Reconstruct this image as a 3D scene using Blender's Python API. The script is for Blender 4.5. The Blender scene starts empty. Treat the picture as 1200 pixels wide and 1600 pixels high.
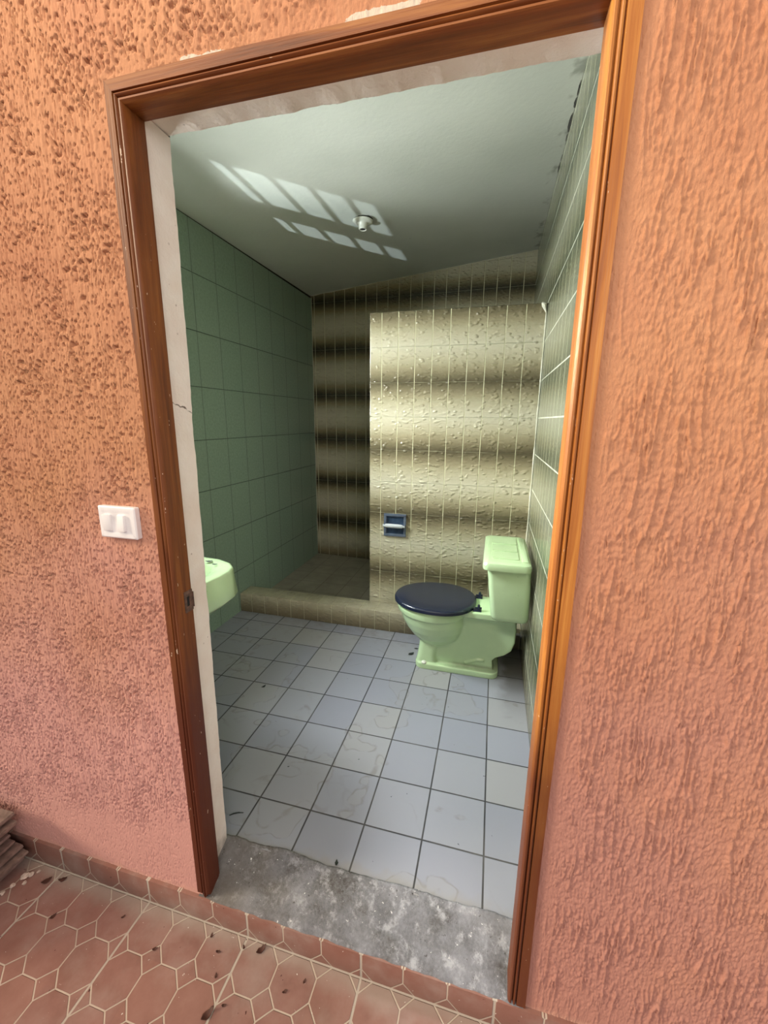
import bpy, bmesh, math, random
import numpy as np
from mathutils import Vector, Matrix

random.seed(7)
SC = bpy.context.scene
COL = SC.collection

# ------------------------------------------------------------------ camera
cam_d = bpy.data.cameras.new('camera')
cam = bpy.data.objects.new('camera', cam_d)
COL.objects.link(cam)
F_PX, YAW, PITCH, ROLL = 642.53, 0.2559, -0.2207, -0.0095
cam_d.sensor_fit = 'VERTICAL'
cam_d.sensor_height = 36.0
cam_d.lens = 36.0 * F_PX / 1600.0
cam_d.clip_start = 0.02
cam.matrix_world = (Matrix.Translation((0.7763, -0.788, 1.4149)) @ Matrix.Rotation(YAW, 4, 'Z')
                    @ Matrix.Rotation(PITCH + math.pi / 2, 4, 'X') @ Matrix.Rotation(-ROLL, 4, 'Z'))
SC.camera = cam

# ------------------------------------------------------------------ light
w = bpy.data.worlds.new('daylight')
SC.world = w
w.use_nodes = True
wn = w.node_tree
wn.nodes.clear()
w_out = wn.nodes.new('ShaderNodeOutputWorld')
w_bg = wn.nodes.new('ShaderNodeBackground')
w_ramp = wn.nodes.new('ShaderNodeValToRGB')
w_tc = wn.nodes.new('ShaderNodeTexCoord')
w_sep = wn.nodes.new('ShaderNodeSeparateXYZ')
wn.links.new(w_tc.outputs['Generated'], w_sep.inputs[0])
w_ramp.color_ramp.elements[0].position = 0.0
w_ramp.color_ramp.elements[0].color = (0.62, 0.66, 0.78, 1)
w_ramp.color_ramp.elements[1].position = 0.75
w_ramp.color_ramp.elements[1].color = (1.0, 0.90, 0.74, 1)
wn.links.new(w_sep.outputs[2], w_ramp.inputs[0])
wn.links.new(w_ramp.outputs[0], w_bg.inputs[0])
w_bg.inputs[1].default_value = 0.50
wn.links.new(w_bg.outputs[0], w_out.inputs[0])


def lamp(name, kind, loc, target, energy, color, **kw):
    d = bpy.data.lights.new(name, kind)
    d.energy = energy
    d.color = color
    for k, v in kw.items():
        setattr(d, k, v)
    o = bpy.data.objects.new(name, d)
    o.location = loc
    o.rotation_euler = (Vector(target) - Vector(loc)).to_track_quat('-Z', 'Y').to_euler()
    COL.objects.link(o)
    return o


# hazy sun coming down the corridor from the left, raking the stucco
lamp('hazy_sun', 'SUN', (-4.0, -1.6, 2.9), (0, 0, 1.1), 3.1, (1.0, 0.87, 0.64), angle=math.radians(16))
# added warm lamp above the wall, so the stucco darkens downwards
lamp('corridor_fill', 'AREA', (-0.15, -0.95, 2.95), (0.05, 0.0, 1.4), 25, (1.0, 0.88, 0.68),
     shape='RECTANGLE', size=1.8, size_y=0.5)
# added lamp behind the camera, aimed through the doorway to lift the left wall
lamp('doorway_fill', 'AREA', (2.3, -2.6, 2.2), (0.1, 1.2, 1.0), 60, (1.0, 0.95, 0.90),
     shape='RECTANGLE', size=1.6, size_y=1.4)
# sky outside the side window
lamp('window_daylight', 'AREA', (-1.40, 0.86, 2.10), (-0.6, 1.05, 1.80), 380, (0.93, 1.0, 0.97),
     shape='RECTANGLE', size=0.9, size_y=0.7)
# unseen lamp added outside the side window to brighten the ceiling from below
lamp('ceiling_fill', 'AREA', (-2.55, 0.72, 0.66), (-0.90, 0.85, 1.88), 255, (0.95, 1.0, 0.95),
     shape='RECTANGLE', size=1.1, size_y=1.1)
# sun thrown back up through the window grille by the wet ground outside
SUNDIR = Vector((0.55, 0.715, 0.55)).normalized()
wc = Vector((-0.95, 0.86, 1.86))
sp = lamp('sun_bounce', 'SPOT', wc - SUNDIR * 5.0, wc, 1250, (0.86, 0.98, 1.0),
          spot_size=math.radians(16), spot_blend=0.1, shadow_soft_size=0.02)

vs = SC.view_settings
vs.view_transform = 'Standard'
vs.look = 'None'
vs.gamma = 1.0
vs.use_curve_mapping = False
vs.exposure = 0.0

# ------------------------------------------------------------------ node helpers
class S:
    """wraps a socket so that shader maths can be written as expressions"""
    def __init__(s, nt, sock):
        s.nt, s.s = nt, sock

    def _m(s, op, *a):
        n = s.nt.nodes.new('ShaderNodeMath')
        n.operation = op
        for i, x in enumerate((s,) + a):
            if isinstance(x, S):
                s.nt.links.new(x.s, n.inputs[i])
            else:
                n.inputs[i].default_value = x
        return S(s.nt, n.outputs[0])

    def __add__(s, o): return s._m('ADD', o)
    __radd__ = __add__
    def __mul__(s, o): return s._m('MULTIPLY', o)
    __rmul__ = __mul__
    def __sub__(s, o): return s._m('SUBTRACT', o)
    def __rsub__(s, o): return (s * -1.0) + o
    def __truediv__(s, o): return s._m('DIVIDE', o)
    def fract(s): return s._m('FRACT')
    def floor(s): return s._m('FLOOR')
    def abs(s): return s._m('ABSOLUTE')
    def min(s, o): return s._m('MINIMUM', o)
    def max(s, o): return s._m('MAXIMUM', o)
    def pow(s, o): return s._m('POWER', o)

    def step(s, a, b, c=0.0, d=1.0):
        """smooth map of [a,b] to [c,d]"""
        n = s.nt.nodes.new('ShaderNodeMapRange')
        n.interpolation_type = 'SMOOTHSTEP'
        s.nt.links.new(s.s, n.inputs[0])
        if a > b:
            a, b, c, d = b, a, d, c
        for i, v in enumerate((a, b, c, d)):
            n.inputs[1 + i].default_value = v
        return S(s.nt, n.outputs[0])


class M:
    """a material under construction"""
    def __init__(m, name):
        m.mat = bpy.data.materials.new(name)
        m.mat.use_nodes = True
        m.nt = m.mat.node_tree
        m.b = m.nt.nodes['Principled BSDF']
        tc = m.nt.nodes.new('ShaderNodeTexCoord')
        m.co = tc.outputs['Object']
        sp = m.nt.nodes.new('ShaderNodeSeparateXYZ')
        m.nt.links.new(m.co, sp.inputs[0])
        m.x, m.y, m.z = (S(m.nt, sp.outputs[i]) for i in range(3))

    def vec(m, x, y, z):
        n = m.nt.nodes.new('ShaderNodeCombineXYZ')
        for i, v in enumerate((x, y, z)):
            if isinstance(v, S):
                m.nt.links.new(v.s, n.inputs[i])
            else:
                n.inputs[i].default_value = v
        return n.outputs[0]

    def noise(m, scale, detail=3.0, rough=0.55, stretch=None, dist=0.0, vec=None):
        n = m.nt.nodes.new('ShaderNodeTexNoise')
        n.inputs['Scale'].default_value = scale
        n.inputs['Detail'].default_value = detail
        n.inputs['Roughness'].default_value = rough
        n.inputs['Distortion'].default_value = dist
        v = vec or m.co
        if stretch:
            mp = m.nt.nodes.new('ShaderNodeMapping')
            mp.inputs['Scale'].default_value = stretch
            m.nt.links.new(v, mp.inputs[0])
            v = mp.outputs[0]
        m.nt.links.new(v, n.inputs['Vector'])
        return S(m.nt, n.outputs['Fac'])

    def voronoi(m, scale, feature='F1', stretch=None):
        n = m.nt.nodes.new('ShaderNodeTexVoronoi')
        n.feature = feature
        n.inputs['Scale'].default_value = scale
        v = m.co
        if stretch:
            mp = m.nt.nodes.new('ShaderNodeMapping')
            mp.inputs['Scale'].default_value = stretch
            m.nt.links.new(v, mp.inputs[0])
            v = mp.outputs[0]
        m.nt.links.new(v, n.inputs['Vector'])
        return S(m.nt, n.outputs['Distance'])

    def white(m, x, y):
        n = m.nt.nodes.new('ShaderNodeTexWhiteNoise')
        n.noise_dimensions = '3D'
        m.nt.links.new(m.vec(x, y, 0.0), n.inputs['Vector'])
        return S(m.nt, n.outputs['Value'])

    def ramp(m, f, stops):
        n = m.nt.nodes.new('ShaderNodeValToRGB')
        e = n.color_ramp.elements
        e[0].position, e[0].color = stops[0][0], (*stops[0][1], 1)
        e[1].position, e[1].color = stops[-1][0], (*stops[-1][1], 1)
        for p, c in stops[1:-1]:
            k = e.new(p)
            k.color = (*c, 1)
        m.nt.links.new(f.s, n.inputs[0])
        return n.outputs[0]

    def mix(m, f, a, b, mode='MIX'):
        n = m.nt.nodes.new('ShaderNodeMix')
        n.data_type = 'RGBA'
        n.blend_type = mode
        if isinstance(f, S):
            m.nt.links.new(f.s, n.inputs[0])
        else:
            n.inputs[0].default_value = f
        for i, c in ((6, a), (7, b)):
            if isinstance(c, tuple):
                n.inputs[i].default_value = (*c, 1)
            else:
                m.nt.links.new(c, n.inputs[i])
        return n.outputs[2]

    def out(m, color, rough=0.5, bump=None, bdist=0.001, spec=0.5, metal=0.0, coat=0.0):
        b = m.b
        if isinstance(color, tuple):
            b.inputs['Base Color'].default_value = (*color, 1)
        else:
            m.nt.links.new(color, b.inputs['Base Color'])
        if isinstance(rough, S):
            m.nt.links.new(rough.s, b.inputs['Roughness'])
        else:
            b.inputs['Roughness'].default_value = rough
        b.inputs['Specular IOR Level'].default_value = spec
        b.inputs['Metallic'].default_value = metal
        b.inputs['Coat Weight'].default_value = coat
        if bump is not None:
            n = m.nt.nodes.new('ShaderNodeBump')
            n.inputs['Distance'].default_value = bdist
            n.inputs['Strength'].default_value = 1.0
            m.nt.links.new(bump.s, n.inputs['Height'])
            m.nt.links.new(n.outputs[0], b.inputs['Normal'])
        return m.mat


def joint(c, pitch, off):
    """distance (m) to the nearest joint of a row of tiles"""
    f = ((c - off) / pitch).fract()
    return f.min(1.0 - f) * pitch


# ------------------------------------------------------------------ materials
# key measures of the place
XL, XR, YB, SK = -0.914, 1.009, 2.982, 0.0576
ZF, ZH = 0.056, -0.084
YP, YI = 1.738, 0.140
XJ0, XJ1, ZJ = 0.037, 0.899, 2.010


def zc(x, y):
    return 2.5084 + 0.0929 * (x - XL) + 0.0077 * (y - YB)


def yb(x):
    return YB - SK * (x - XL)


def mat_stucco():
    m = M('orange_stucco')
    big = m.noise(1.6, 3)
    fine = m.noise(60, 3, stretch=(1.0, 1.0, 0.35))
    light_grad = (m.z + (m.noise(1.3, 3) - 0.5) * 1.5).step(1.35, 0.35)  # change of light towards the floor, put into the paint colour
    col = m.ramp(big, [(0.3, (0.46, 0.198, 0.108)), (0.55, (0.52, 0.245, 0.130)), (0.75, (0.49, 0.215, 0.125))])
    col = m.mix(fine.step(0.45, 0.75) * 0.3, col, (0.58, 0.29, 0.16))
    pink = m.mix(m.x.step(0.35, 0.0), (0.42, 0.20, 0.165), (0.62, 0.32, 0.29))  # painted light: dimmer mauve on the right, brighter pink on the left
    col = m.mix(light_grad * 0.9, col, pink)
    # knocked-off paint along the upper edge of the casing
    ragged = m.noise(26, 5, 0.65, stretch=(0.55, 1, 1.6))
    band = (m.z - 2.054).abs().step(0.020, 0.004)
    where = (m.x - 0.215).abs().step(0.075, 0.03).max((m.x - 0.56).abs().step(0.10, 0.05))
    chip = (ragged + band * 0.5 * where).step(0.86, 0.90)
    col = m.mix(chip, col, (0.62, 0.52, 0.42))
    # pale dusty line just above the skirting
    dust = (m.z + m.noise(14, 3) * 0.05).step(0.045, 0.02) * 0.5
    col = m.mix(dust, col, (0.62, 0.36, 0.27))
    b = m.noise(300, 4, 0.65, stretch=(1, 1, 0.35))
    return m.out(col, 0.85, b, 0.0022, spec=0.2)


def mat_reveal():
    m = M('pinkish_white_plaster')
    n = m.noise(9, 4)
    col = m.ramp(n, [(0.3, (0.72, 0.60, 0.54)), (0.6, (0.78, 0.69, 0.64)), (0.8, (0.74, 0.62, 0.55))])
    specks = m.voronoi(34).step(0.12, 0.06) * m.noise(12, 2).step(0.52, 0.6)
    col = m.mix(specks * 0.6, col, (0.30, 0.20, 0.16))
    crack = (m.z - 1.47 + m.y * 0.28 + (m.noise(40, 2) - 0.5) * 0.02).abs().step(0.0026, 0.0008)
    col = m.mix(crack * m.noise(22, 2).step(0.45, 0.55), col, (0.14, 0.10, 0.08))
    grime = (m.z + (m.noise(30, 4) - 0.5) * 0.12).step(0.11, 0.03)
    col = m.mix(grime * 0.8, col, (0.20, 0.16, 0.13))
    b = m.noise(90, 4, 0.6)
    return m.out(col, 0.6, b, 0.0016, spec=0.35)


def mat_wood(name, lo, mid, hi):
    m = M(name)
    g = m.noise(6, 4, 0.6, stretch=(9, 9, 0.5), dist=0.6)
    fine = m.noise(60, 3, 0.6, stretch=(5, 5, 0.12))
    col = m.ramp(g, [(0.28, lo), (0.48, mid), (0.70, hi)])
    col = m.mix(fine.step(0.45, 0.7) * 0.4, col, mid)
    # darker red-brown towards the floor
    lower = (m.z + (m.noise(5, 3) - 0.5) * 0.5).step(1.10, 0.50)
    col = m.mix(lower * 0.88, col, (0.085, 0.018, 0.009))
    knots = m.voronoi(3.4, stretch=(1.2, 1.2, 0.9)).step(0.06, 0.02)
    col = m.mix(knots, col, (0.06, 0.012, 0.004))
    chips = m.noise(55, 3, 0.7, stretch=(1.6, 1.6, 0.6)).step(0.70, 0.72)
    col = m.mix(chips * 0.8, col, (0.68, 0.52, 0.38))
    return m.out(col, 0.45, fine, 0.0006, spec=0.3)


def mat_wood_across():
    m = M('varnished_pine_header')
    g = m.noise(6, 4, 0.6, stretch=(0.5, 9, 9), dist=0.6)
    fine = m.noise(60, 3, 0.6, stretch=(0.12, 5, 5))
    col = m.ramp(g, [(0.28, (0.12, 0.034, 0.010)), (0.48, (0.22, 0.066, 0.016)), (0.70, (0.34, 0.125, 0.030))])
    col = m.mix(fine.step(0.45, 0.7) * 0.4, col, (0.20, 0.05, 0.012))
    chips = m.noise(55, 3, 0.7, stretch=(0.6, 1.6, 1.6)).step(0.74, 0.76)
    col = m.mix(chips * 0.6, col, (0.68, 0.52, 0.38))
    return m.out(col, 0.45, fine, 0.0006, spec=0.3)


def mat_concrete():
    m = M('worn_concrete')
    n = m.noise(11, 6, 0.65)
    f = m.noise(120, 4, 0.7)
    col = m.ramp(n, [(0.30, (0.075, 0.068, 0.065)), (0.48, (0.15, 0.148, 0.165)), (0.62, (0.23, 0.23, 0.26)), (0.78, (0.42, 0.42, 0.46))])
    col = m.mix(f.step(0.35, 0.65) * 0.3, col, (0.30, 0.30, 0.33))
    pale = m.noise(28, 6, 0.72).step(0.50, 0.68)
    col = m.mix(pale * 0.65, col, (0.46, 0.46, 0.50))
    brown = (m.x + (m.noise(9, 3) - 0.5) * 0.4).step(0.34, 0.05)
    col = m.mix(brown * 0.6, col, (0.12, 0.095, 0.07))
    paint = m.noise(70, 5, 0.7).step(0.655, 0.69)
    col = m.mix(paint, col, (0.80, 0.79, 0.80))
    dark = m.noise(95, 3, 0.6).step(0.33, 0.28)
    col = m.mix(dark * 0.7, col, (0.05, 0.045, 0.04))
    return m.out(col, 0.8, m.noise(150, 5, 0.7), 0.003, spec=0.3)


def mat_floor_tile():
    m = M('pale_blue_floor_tile')
    gx, gy = 0.4326, 0.3031
    wob = m.noise(3, 2) * 0.003
    jx, jy = joint(m.x + wob, 0.2, gx), joint(m.y - wob, 0.2, gy)
    j = jx.min(jy)
    cell = m.white(((m.x - gx) / 0.2).floor(), ((m.y - gy) / 0.2).floor())
    col = m.ramp(cell, [(0.0, (0.275, 0.285, 0.35)), (0.6, (0.305, 0.315, 0.375)), (1.0, (0.335, 0.335, 0.36))])
    # dried tide marks and dirt
    t = m.noise(2.1, 3, 0.55, dist=0.3)
    tide = (t - 0.54).step(-0.012, 0.0) * (t - 0.54).step(0.010, 0.0) * m.noise(3.1, 2).step(0.44, 0.56)
    t2 = m.noise(2.9, 3, 0.5, stretch=(1, 1, 3))
    inner = (t2 - 0.58).step(-0.002, 0.004) * 0.15
    ring = (t2 - 0.58).step(-0.014, 0.0) * (t2 - 0.58).step(0.006, 0.0)
    col = m.mix((tide * 0.38 + ring * 0.42).min(1.0) * m.noise(30, 4).step(0.3, 0.6), col, (0.15, 0.135, 0.11))
    col = m.mix(inner, col, (0.33, 0.31, 0.27))
    smear = m.noise(7, 5, 0.7).step(0.58, 0.80) * 0.35
    col = m.mix(smear, col, (0.26, 0.25, 0.22))
    far = m.y.step(1.1, 1.62)
    grime = (far * 0.28 + m.noise(16, 4, 0.65) * 0.55).step(0.45, 0.82)
    col = m.mix(grime * 0.7, col, (0.17, 0.15, 0.115))
    left = (0.2 - m.x + m.y * 0.1).step(0.35, 1.0)
    col = m.mix(left * 0.08, col, (0.34, 0.33, 0.28))
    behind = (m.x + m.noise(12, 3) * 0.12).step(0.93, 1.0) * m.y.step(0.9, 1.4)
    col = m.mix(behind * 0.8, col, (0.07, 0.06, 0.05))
    edge = (m.y + (m.noise(20, 4) - 0.5) * 0.09).step(0.19, 0.145)
    col = m.mix(edge * 0.5, col, (0.28, 0.26, 0.24))
    blot = m.noise(38, 3, 0.6).step(0.735, 0.75)
    col = m.mix(blot, col, (0.03, 0.035, 0.05))
    g = j.step(0.0036, 0.0016)
    dg = m.noise(8, 3)
    gcol = m.ramp(dg, [(0.40, (0.018, 0.018, 0.02)), (0.70, (0.09, 0.085, 0.08))])
    col = m.mix(g * 0.92, col, gcol)
    rough = g * 0.4 + m.noise(20, 3) * 0.25 + 0.22
    return m.out(col, rough, (1.0 - g) + m.noise(9, 2) * 0.2, 0.0012, spec=0.45)


def mat_shower_floor():
    m = M('brown_shower_floor_tile')
    jx, jy = joint(m.x, 0.2, 0.05), joint(m.y, 0.2, 1.86)
    g = jx.min(jy).step(0.004, 0.0015)
    n = m.noise(7, 4)
    col = m.ramp(n, [(0.3, (0.26, 0.24, 0.19)), (0.7, (0.38, 0.355, 0.29))])
    col = m.mix(g * 0.6, col, (0.09, 0.08, 0.06))
    return m.out(col, 0.4, 1.0 - g, 0.001)


def mat_shaded_tile(name, horiz, pitch, off, olive=False, pale=False):
    """hand-shaded 10x20 cm wall tile: pale in one half, near-black brown in the other,
    laid head to head so that pale and dark bands alternate up the wall"""
    m = M(name)
    h = m.x if horiz == 'x' else m.y
    zz = m.z + (m.noise(2.0, 1) - 0.5) * 0.006
    d = (((zz - 1.634) / 0.404).fract() - 0.5).abs() * 2.0
    rowid = ((m.z - 1.634) / 0.202).floor()
    colid = ((h - off) / pitch).floor()
    var = m.white(colid, rowid) - 0.5
    cloud = m.noise(38, 4, 0.6, stretch=(0.8, 0.8, 1.5))
    dd = d + var * 0.05 + (cloud - 0.5) * 0.16
    dark = [(0.56, (0.345, 0.30, 0.19)), (0.78, (0.20, 0.168, 0.098)), (0.98, (0.095, 0.078, 0.042))] if pale else \
        [(0.60, (0.27, 0.225, 0.125)), (0.80, (0.10, 0.082, 0.040)), (0.96, (0.028, 0.023, 0.011))]  # pale: lit copy of the glaze, the partition's brighter light in its colours
    col = m.ramp(dd, [(0.05, (0.56, 0.52, 0.39)), (0.34, (0.47, 0.425, 0.295))] + dark)
    if olive:      # the side wall is mixed darker and greener, with weaker banding
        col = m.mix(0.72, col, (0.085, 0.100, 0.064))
    # pimpled glaze
    v = m.voronoi(46, 'SMOOTH_F1', stretch=(0.75, 0.75, 1.35))
    pim = v.step(0.50, 0.08) * m.noise(20, 2).step(0.34, 0.62)
    ripple = m.noise(55, 3, 0.6, stretch=(0.6, 0.6, 1.3))
    col = m.mix(pim * 0.10, col, (0.50, 0.45, 0.30))
    jv, jh = joint(h, pitch, off), joint(m.z, 0.202, 1.634)
    gv = jv.step(0.0026, 0.0012) if (pale or olive) else jv.step(0.0038, 0.0018)
    gh = jh.step(0.0018, 0.0007)
    if olive:
        streak = m.noise(95, 3, 0.6, stretch=(1, 1, 0.05))
        col = m.mix(streak.step(0.5, 0.75) * 0.28, col, (0.30, 0.33, 0.26))
        gh = jh.step(0.0042, 0.002)
    col = m.mix(gv * m.noise(3, 2).step(0.28, 0.5, 0.75, 1.0), col, (0.66, 0.63, 0.42))
    col = m.mix(gh * (m.noise(5, 2).step(0.35, 0.6, 0.7, 1.0) if olive else m.noise(5, 2).step(0.35, 0.6, 0.15, 0.75)), col,
                (0.70, 0.70, 0.56) if olive else (0.44, 0.42, 0.28))
    dirt = (m.z + (m.noise(14, 4) - 0.5) * 0.22).step(0.26, 0.10)
    col = m.mix(dirt * 0.45, col, (0.16, 0.12, 0.075))
    hgt = pim * 1.1 + ripple * 0.7 - gv.max(gh) * 0.8
    if olive:
        return m.out(col, 0.20, hgt * 0.3 + streak * 0.5, 0.003, spec=0.5)
    return m.out(col, 0.28, hgt, 0.0040, spec=0.5)


def mat_green_tile():
    m = M('green_wall_tile')
    py, pz = 0.2115, 0.308
    jy, jz = joint(m.y, py, 1.385), joint(m.z, pz, 0.361)
    gy_ = jy.step(0.0024, 0.001)
    gz_ = jz.step(0.0030, 0.0013)
    g = gy_.max(gz_)
    n = m.noise(70, 4, 0.65)
    cell = m.white(((m.y - 1.385) / py).floor(), ((m.z - 0.361) / pz).floor())
    col = m.ramp(n, [(0.3, (0.20, 0.285, 0.215)), (0.7, (0.275, 0.365, 0.285))])
    col = m.mix(cell * 0.2, col, (0.27, 0.32, 0.25))
    col = m.mix(g * 0.85, col, (0.025, 0.045, 0.035))
    return m.out(col, 0.30, (1.0 - g) + n * 0.12, 0.0010, spec=0.5)


def mat_ceiling():
    m = M('ceiling_paint')
    n = m.noise(2.2, 4)
    col = m.ramp(n, [(0.3, (0.60, 0.63, 0.585)), (0.7, (0.68, 0.705, 0.66))])
    n2 = m.noise(45, 4)
    pits = m.voronoi(9).step(0.05, 0.03) * m.noise(3, 1).step(0.56, 0.62)
    col = m.mix(pits * 0.5, col, (0.25, 0.26, 0.24))
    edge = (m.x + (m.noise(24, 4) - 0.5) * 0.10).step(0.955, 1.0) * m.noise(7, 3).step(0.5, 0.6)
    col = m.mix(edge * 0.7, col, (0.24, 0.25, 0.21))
    return m.out(col, 0.55, n2, 0.001, spec=0.3)


def mat_hall_tile(front=False):
    m = M('terracotta_skirting_tile' if front else 'terracotta_octagon_tile')
    p, ox, oy = 0.117, -0.184, -0.005
    a = m.x
    b = m.z + (0.084 + 0.002) if front else m.y
    oyy = 0.0 if front else oy
    fx = ((a - ox) / p).fract()
    fy = ((b - oyy) / p).fract()
    ax, ay = fx.min(1.0 - fx) * p, fy.min(1.0 - fy) * p     # to the nearest octagon edge
    dia = (ax + ay)                                          # small diamond at every corner
    R = 0.034
    indiam = dia.step(R + 0.001, R - 0.001)
    ring = (dia - R).abs().step(0.0036, 0.0016)
    lines = ax.min(ay).step(0.0027, 0.0012) * (1.0 - indiam)
    wx = joint(a, 0.351, ox).step(0.0042, 0.0022)
    wy = joint(b, 0.351, oyy).step(0.0038, 0.002)
    real = wx if front else wx.max(wy)
    g = ring.max(lines).max(real)
    cell = m.white(((a - ox) / p).floor(), ((b - oyy) / p).floor())
    n = m.noise(13, 5, 0.65)
    col = m.ramp(n, [(0.3, (0.205, 0.100, 0.082)), (0.55, (0.255, 0.130, 0.110)), (0.75, (0.29, 0.160, 0.138))])
    col = m.mix(cell * 0.25, col, (0.33, 0.165, 0.125))
    if front:
        col = m.mix(0.5, col, (0.21, 0.082, 0.058))
    dust = m.noise(5, 5, 0.65).step(0.42, 0.75)
    col = m.mix(dust * 0.45, col, (0.40, 0.33, 0.30))
    if not front:
        near = (m.y + (m.noise(11, 4) - 0.5) * 0.06).step(-0.065, -0.012)
        col = m.mix(near * 0.55, col, (0.36, 0.31, 0.27))
    col = m.mix(g * 0.85, col, (0.50, 0.41, 0.34))
    col = m.mix(real * 0.7, col, (0.40, 0.35, 0.31))
    specks = m.noise(85, 3, 0.65).step(0.715, 0.735)
    col = m.mix(specks, col, (0.70, 0.66, 0.62))
    dk = m.noise(62, 2, 0.5, stretch=(1, 0.7, 1)).step(0.745, 0.76)
    col = m.mix(dk, col, (0.07, 0.02, 0.015))
    return m.out(col, g * 0.3 + 0.42, (1.0 - g) + n * 0.3, 0.0016, spec=0.4)


def plain(name, col, rough=0.4, amt=0.12, scale=18, spec=0.5, bump=0.0, coat=0.0, metal=0.0):
    m = M(name)
    n = m.noise(scale, 4)
    c = m.mix(n.step(0.3, 0.75), tuple(v * (1 - amt) for v in col), tuple(min(1, v * (1 + amt)) for v in col))
    return m.out(c, rough, n if bump else None, bump, spec=spec, coat=coat, metal=metal)


def mat_glaze(name, col):
    m = M(name)
    n = m.noise(6, 4)
    c = m.mix(n.step(0.3, 0.75), tuple(v * 0.93 for v in col), tuple(min(1, v * 1.05) for v in col))
    sp = m.voronoi(75).step(0.16, 0.08) * m.noise(8, 2).step(0.55, 0.62)
    c = m.mix(sp * 0.6, c, tuple(v * 0.45 for v in col))
    return m.out(c, 0.16, None, spec=0.5, coat=0.3)


def mat_green_ware():
    m = M('pale_green_porcelain')
    n = m.noise(6, 4)
    c = m.mix(n.step(0.3, 0.75), (0.49, 0.66, 0.385), (0.545, 0.715, 0.425))
    sp = m.voronoi(75).step(0.16, 0.08) * m.noise(8, 2).step(0.55, 0.62)
    c = m.mix(sp * 0.6, c, (0.18, 0.28, 0.14))
    # dust caught on the flat of the foot (local z measured from the floor)
    dust = m.z.step(0.0325, 0.0345) * m.z.step(0.062, 0.042) * m.noise(7, 3).step(0.3, 0.6) * m.x.step(-0.25, -0.20)
    c = m.mix(dust * 0.6, c, (0.20, 0.22, 0.15))
    return m.out(c, 0.16, None, spec=0.5, coat=0.3)


MAT = dict(
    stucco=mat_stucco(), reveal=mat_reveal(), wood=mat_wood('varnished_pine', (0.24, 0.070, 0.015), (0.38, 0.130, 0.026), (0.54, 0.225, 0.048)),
    wood_left=mat_wood('dark_pine', (0.085, 0.022, 0.007), (0.15, 0.043, 0.011), (0.24, 0.080, 0.018)), wood_x=mat_wood_across(), concrete=mat_concrete(),  # darker pine tone for the left casing and jamb
    floor=mat_floor_tile(), shower=mat_shower_floor(), green_tile=mat_green_tile(), ceiling=mat_ceiling(),
    hall=mat_hall_tile(), skirting=mat_hall_tile(True),
    tile_part=mat_shaded_tile('shaded_tile_partition', 'x', 0.1013, 0.193, pale=True),
    tile_back=mat_shaded_tile('shaded_tile_back', 'x', 0.1005, -0.886),
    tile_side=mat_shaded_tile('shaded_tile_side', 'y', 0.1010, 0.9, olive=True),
    mortar=plain('dark_mortar', (0.03, 0.028, 0.024), 0.9, 0.4, 60),
    grout=plain('white_grout', (0.66, 0.64, 0.52), 0.7, 0.1, 60),
    outside=plain('grey_render', (0.5, 0.48, 0.45), 0.8),
    ware=mat_green_ware(), seat=None,
    iron=plain('painted_iron', (0.12, 0.12, 0.12), 0.5, 0.2),
    white_plastic=plain('white_plastic', (0.80, 0.76, 0.76), 0.35, 0.03),
    rust=plain('rusted_steel', (0.11, 0.055, 0.04), 0.55, 0.5, 90, bump=0.0006),
    black=plain('black_void', (0.006, 0.005, 0.005), 0.8),
    blue_ceramic=plain('grey_blue_ceramic', (0.105, 0.13, 0.18), 0.18, 0.15, 25, coat=0.4),
    blue_inside=plain('dark_blue_ceramic', (0.035, 0.06, 0.11), 0.15, 0.25, 25, coat=0.4),
    roller=plain('pale_grey_plastic', (0.55, 0.57, 0.60), 0.3, 0.08),
    porcelain=plain('white_porcelain', (0.72, 0.72, 0.64), 0.25, 0.06, 30, coat=0.3),
    brick=plain('weathered_clay', (0.19, 0.125, 0.105), 0.85, 0.35, 40, bump=0.002),
    crumb=plain('broken_plaster', (0.55, 0.43, 0.37), 0.85, 0.25, 90, bump=0.002),
    leaf=plain('dry_leaf', (0.07, 0.022, 0.014), 0.7, 0.3, 80),
    leaf_dark=plain('black_leaf_scrap', (0.012, 0.02, 0.018), 0.6, 0.3, 80),
    chrome=plain('tarnished_chrome', (0.5, 0.5, 0.48), 0.3, 0.2, 60, metal=1.0),
)


def mat_seat():
    m = M('navy_plastic')
    n = m.noise(10, 5, 0.65)
    c = m.ramp(n, [(0.35, (0.008, 0.012, 0.030)), (0.62, (0.011, 0.016, 0.037)), (0.85, (0.015, 0.021, 0.045))])
    return m.out(c, 0.27, None, spec=0.5)


MAT['seat'] = mat_seat()

# ------------------------------------------------------------------ mesh helpers
def link(name, me, mats, parent=None, loc=None):
    o = bpy.data.objects.new(name, me)
    COL.objects.link(o)
    for mt in (mats if isinstance(mats, (list, tuple)) else [mats]):
        me.materials.append(mt)
    if parent:
        o.parent = parent
    if loc:
        o.location = loc
    return o


def from_py(name, verts, faces, mats, parent=None, smooth=False, midx=None):
    me = bpy.data.meshes.new(name)
    me.from_pydata([tuple(v) for v in verts], [], faces)
    if midx is not None:
        me.polygons.foreach_set('material_index', midx)
    if smooth:
        me.polygons.foreach_set('use_smooth', [True] * len(me.polygons))
    me.update()
    return link(name, me, mats, parent)


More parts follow.
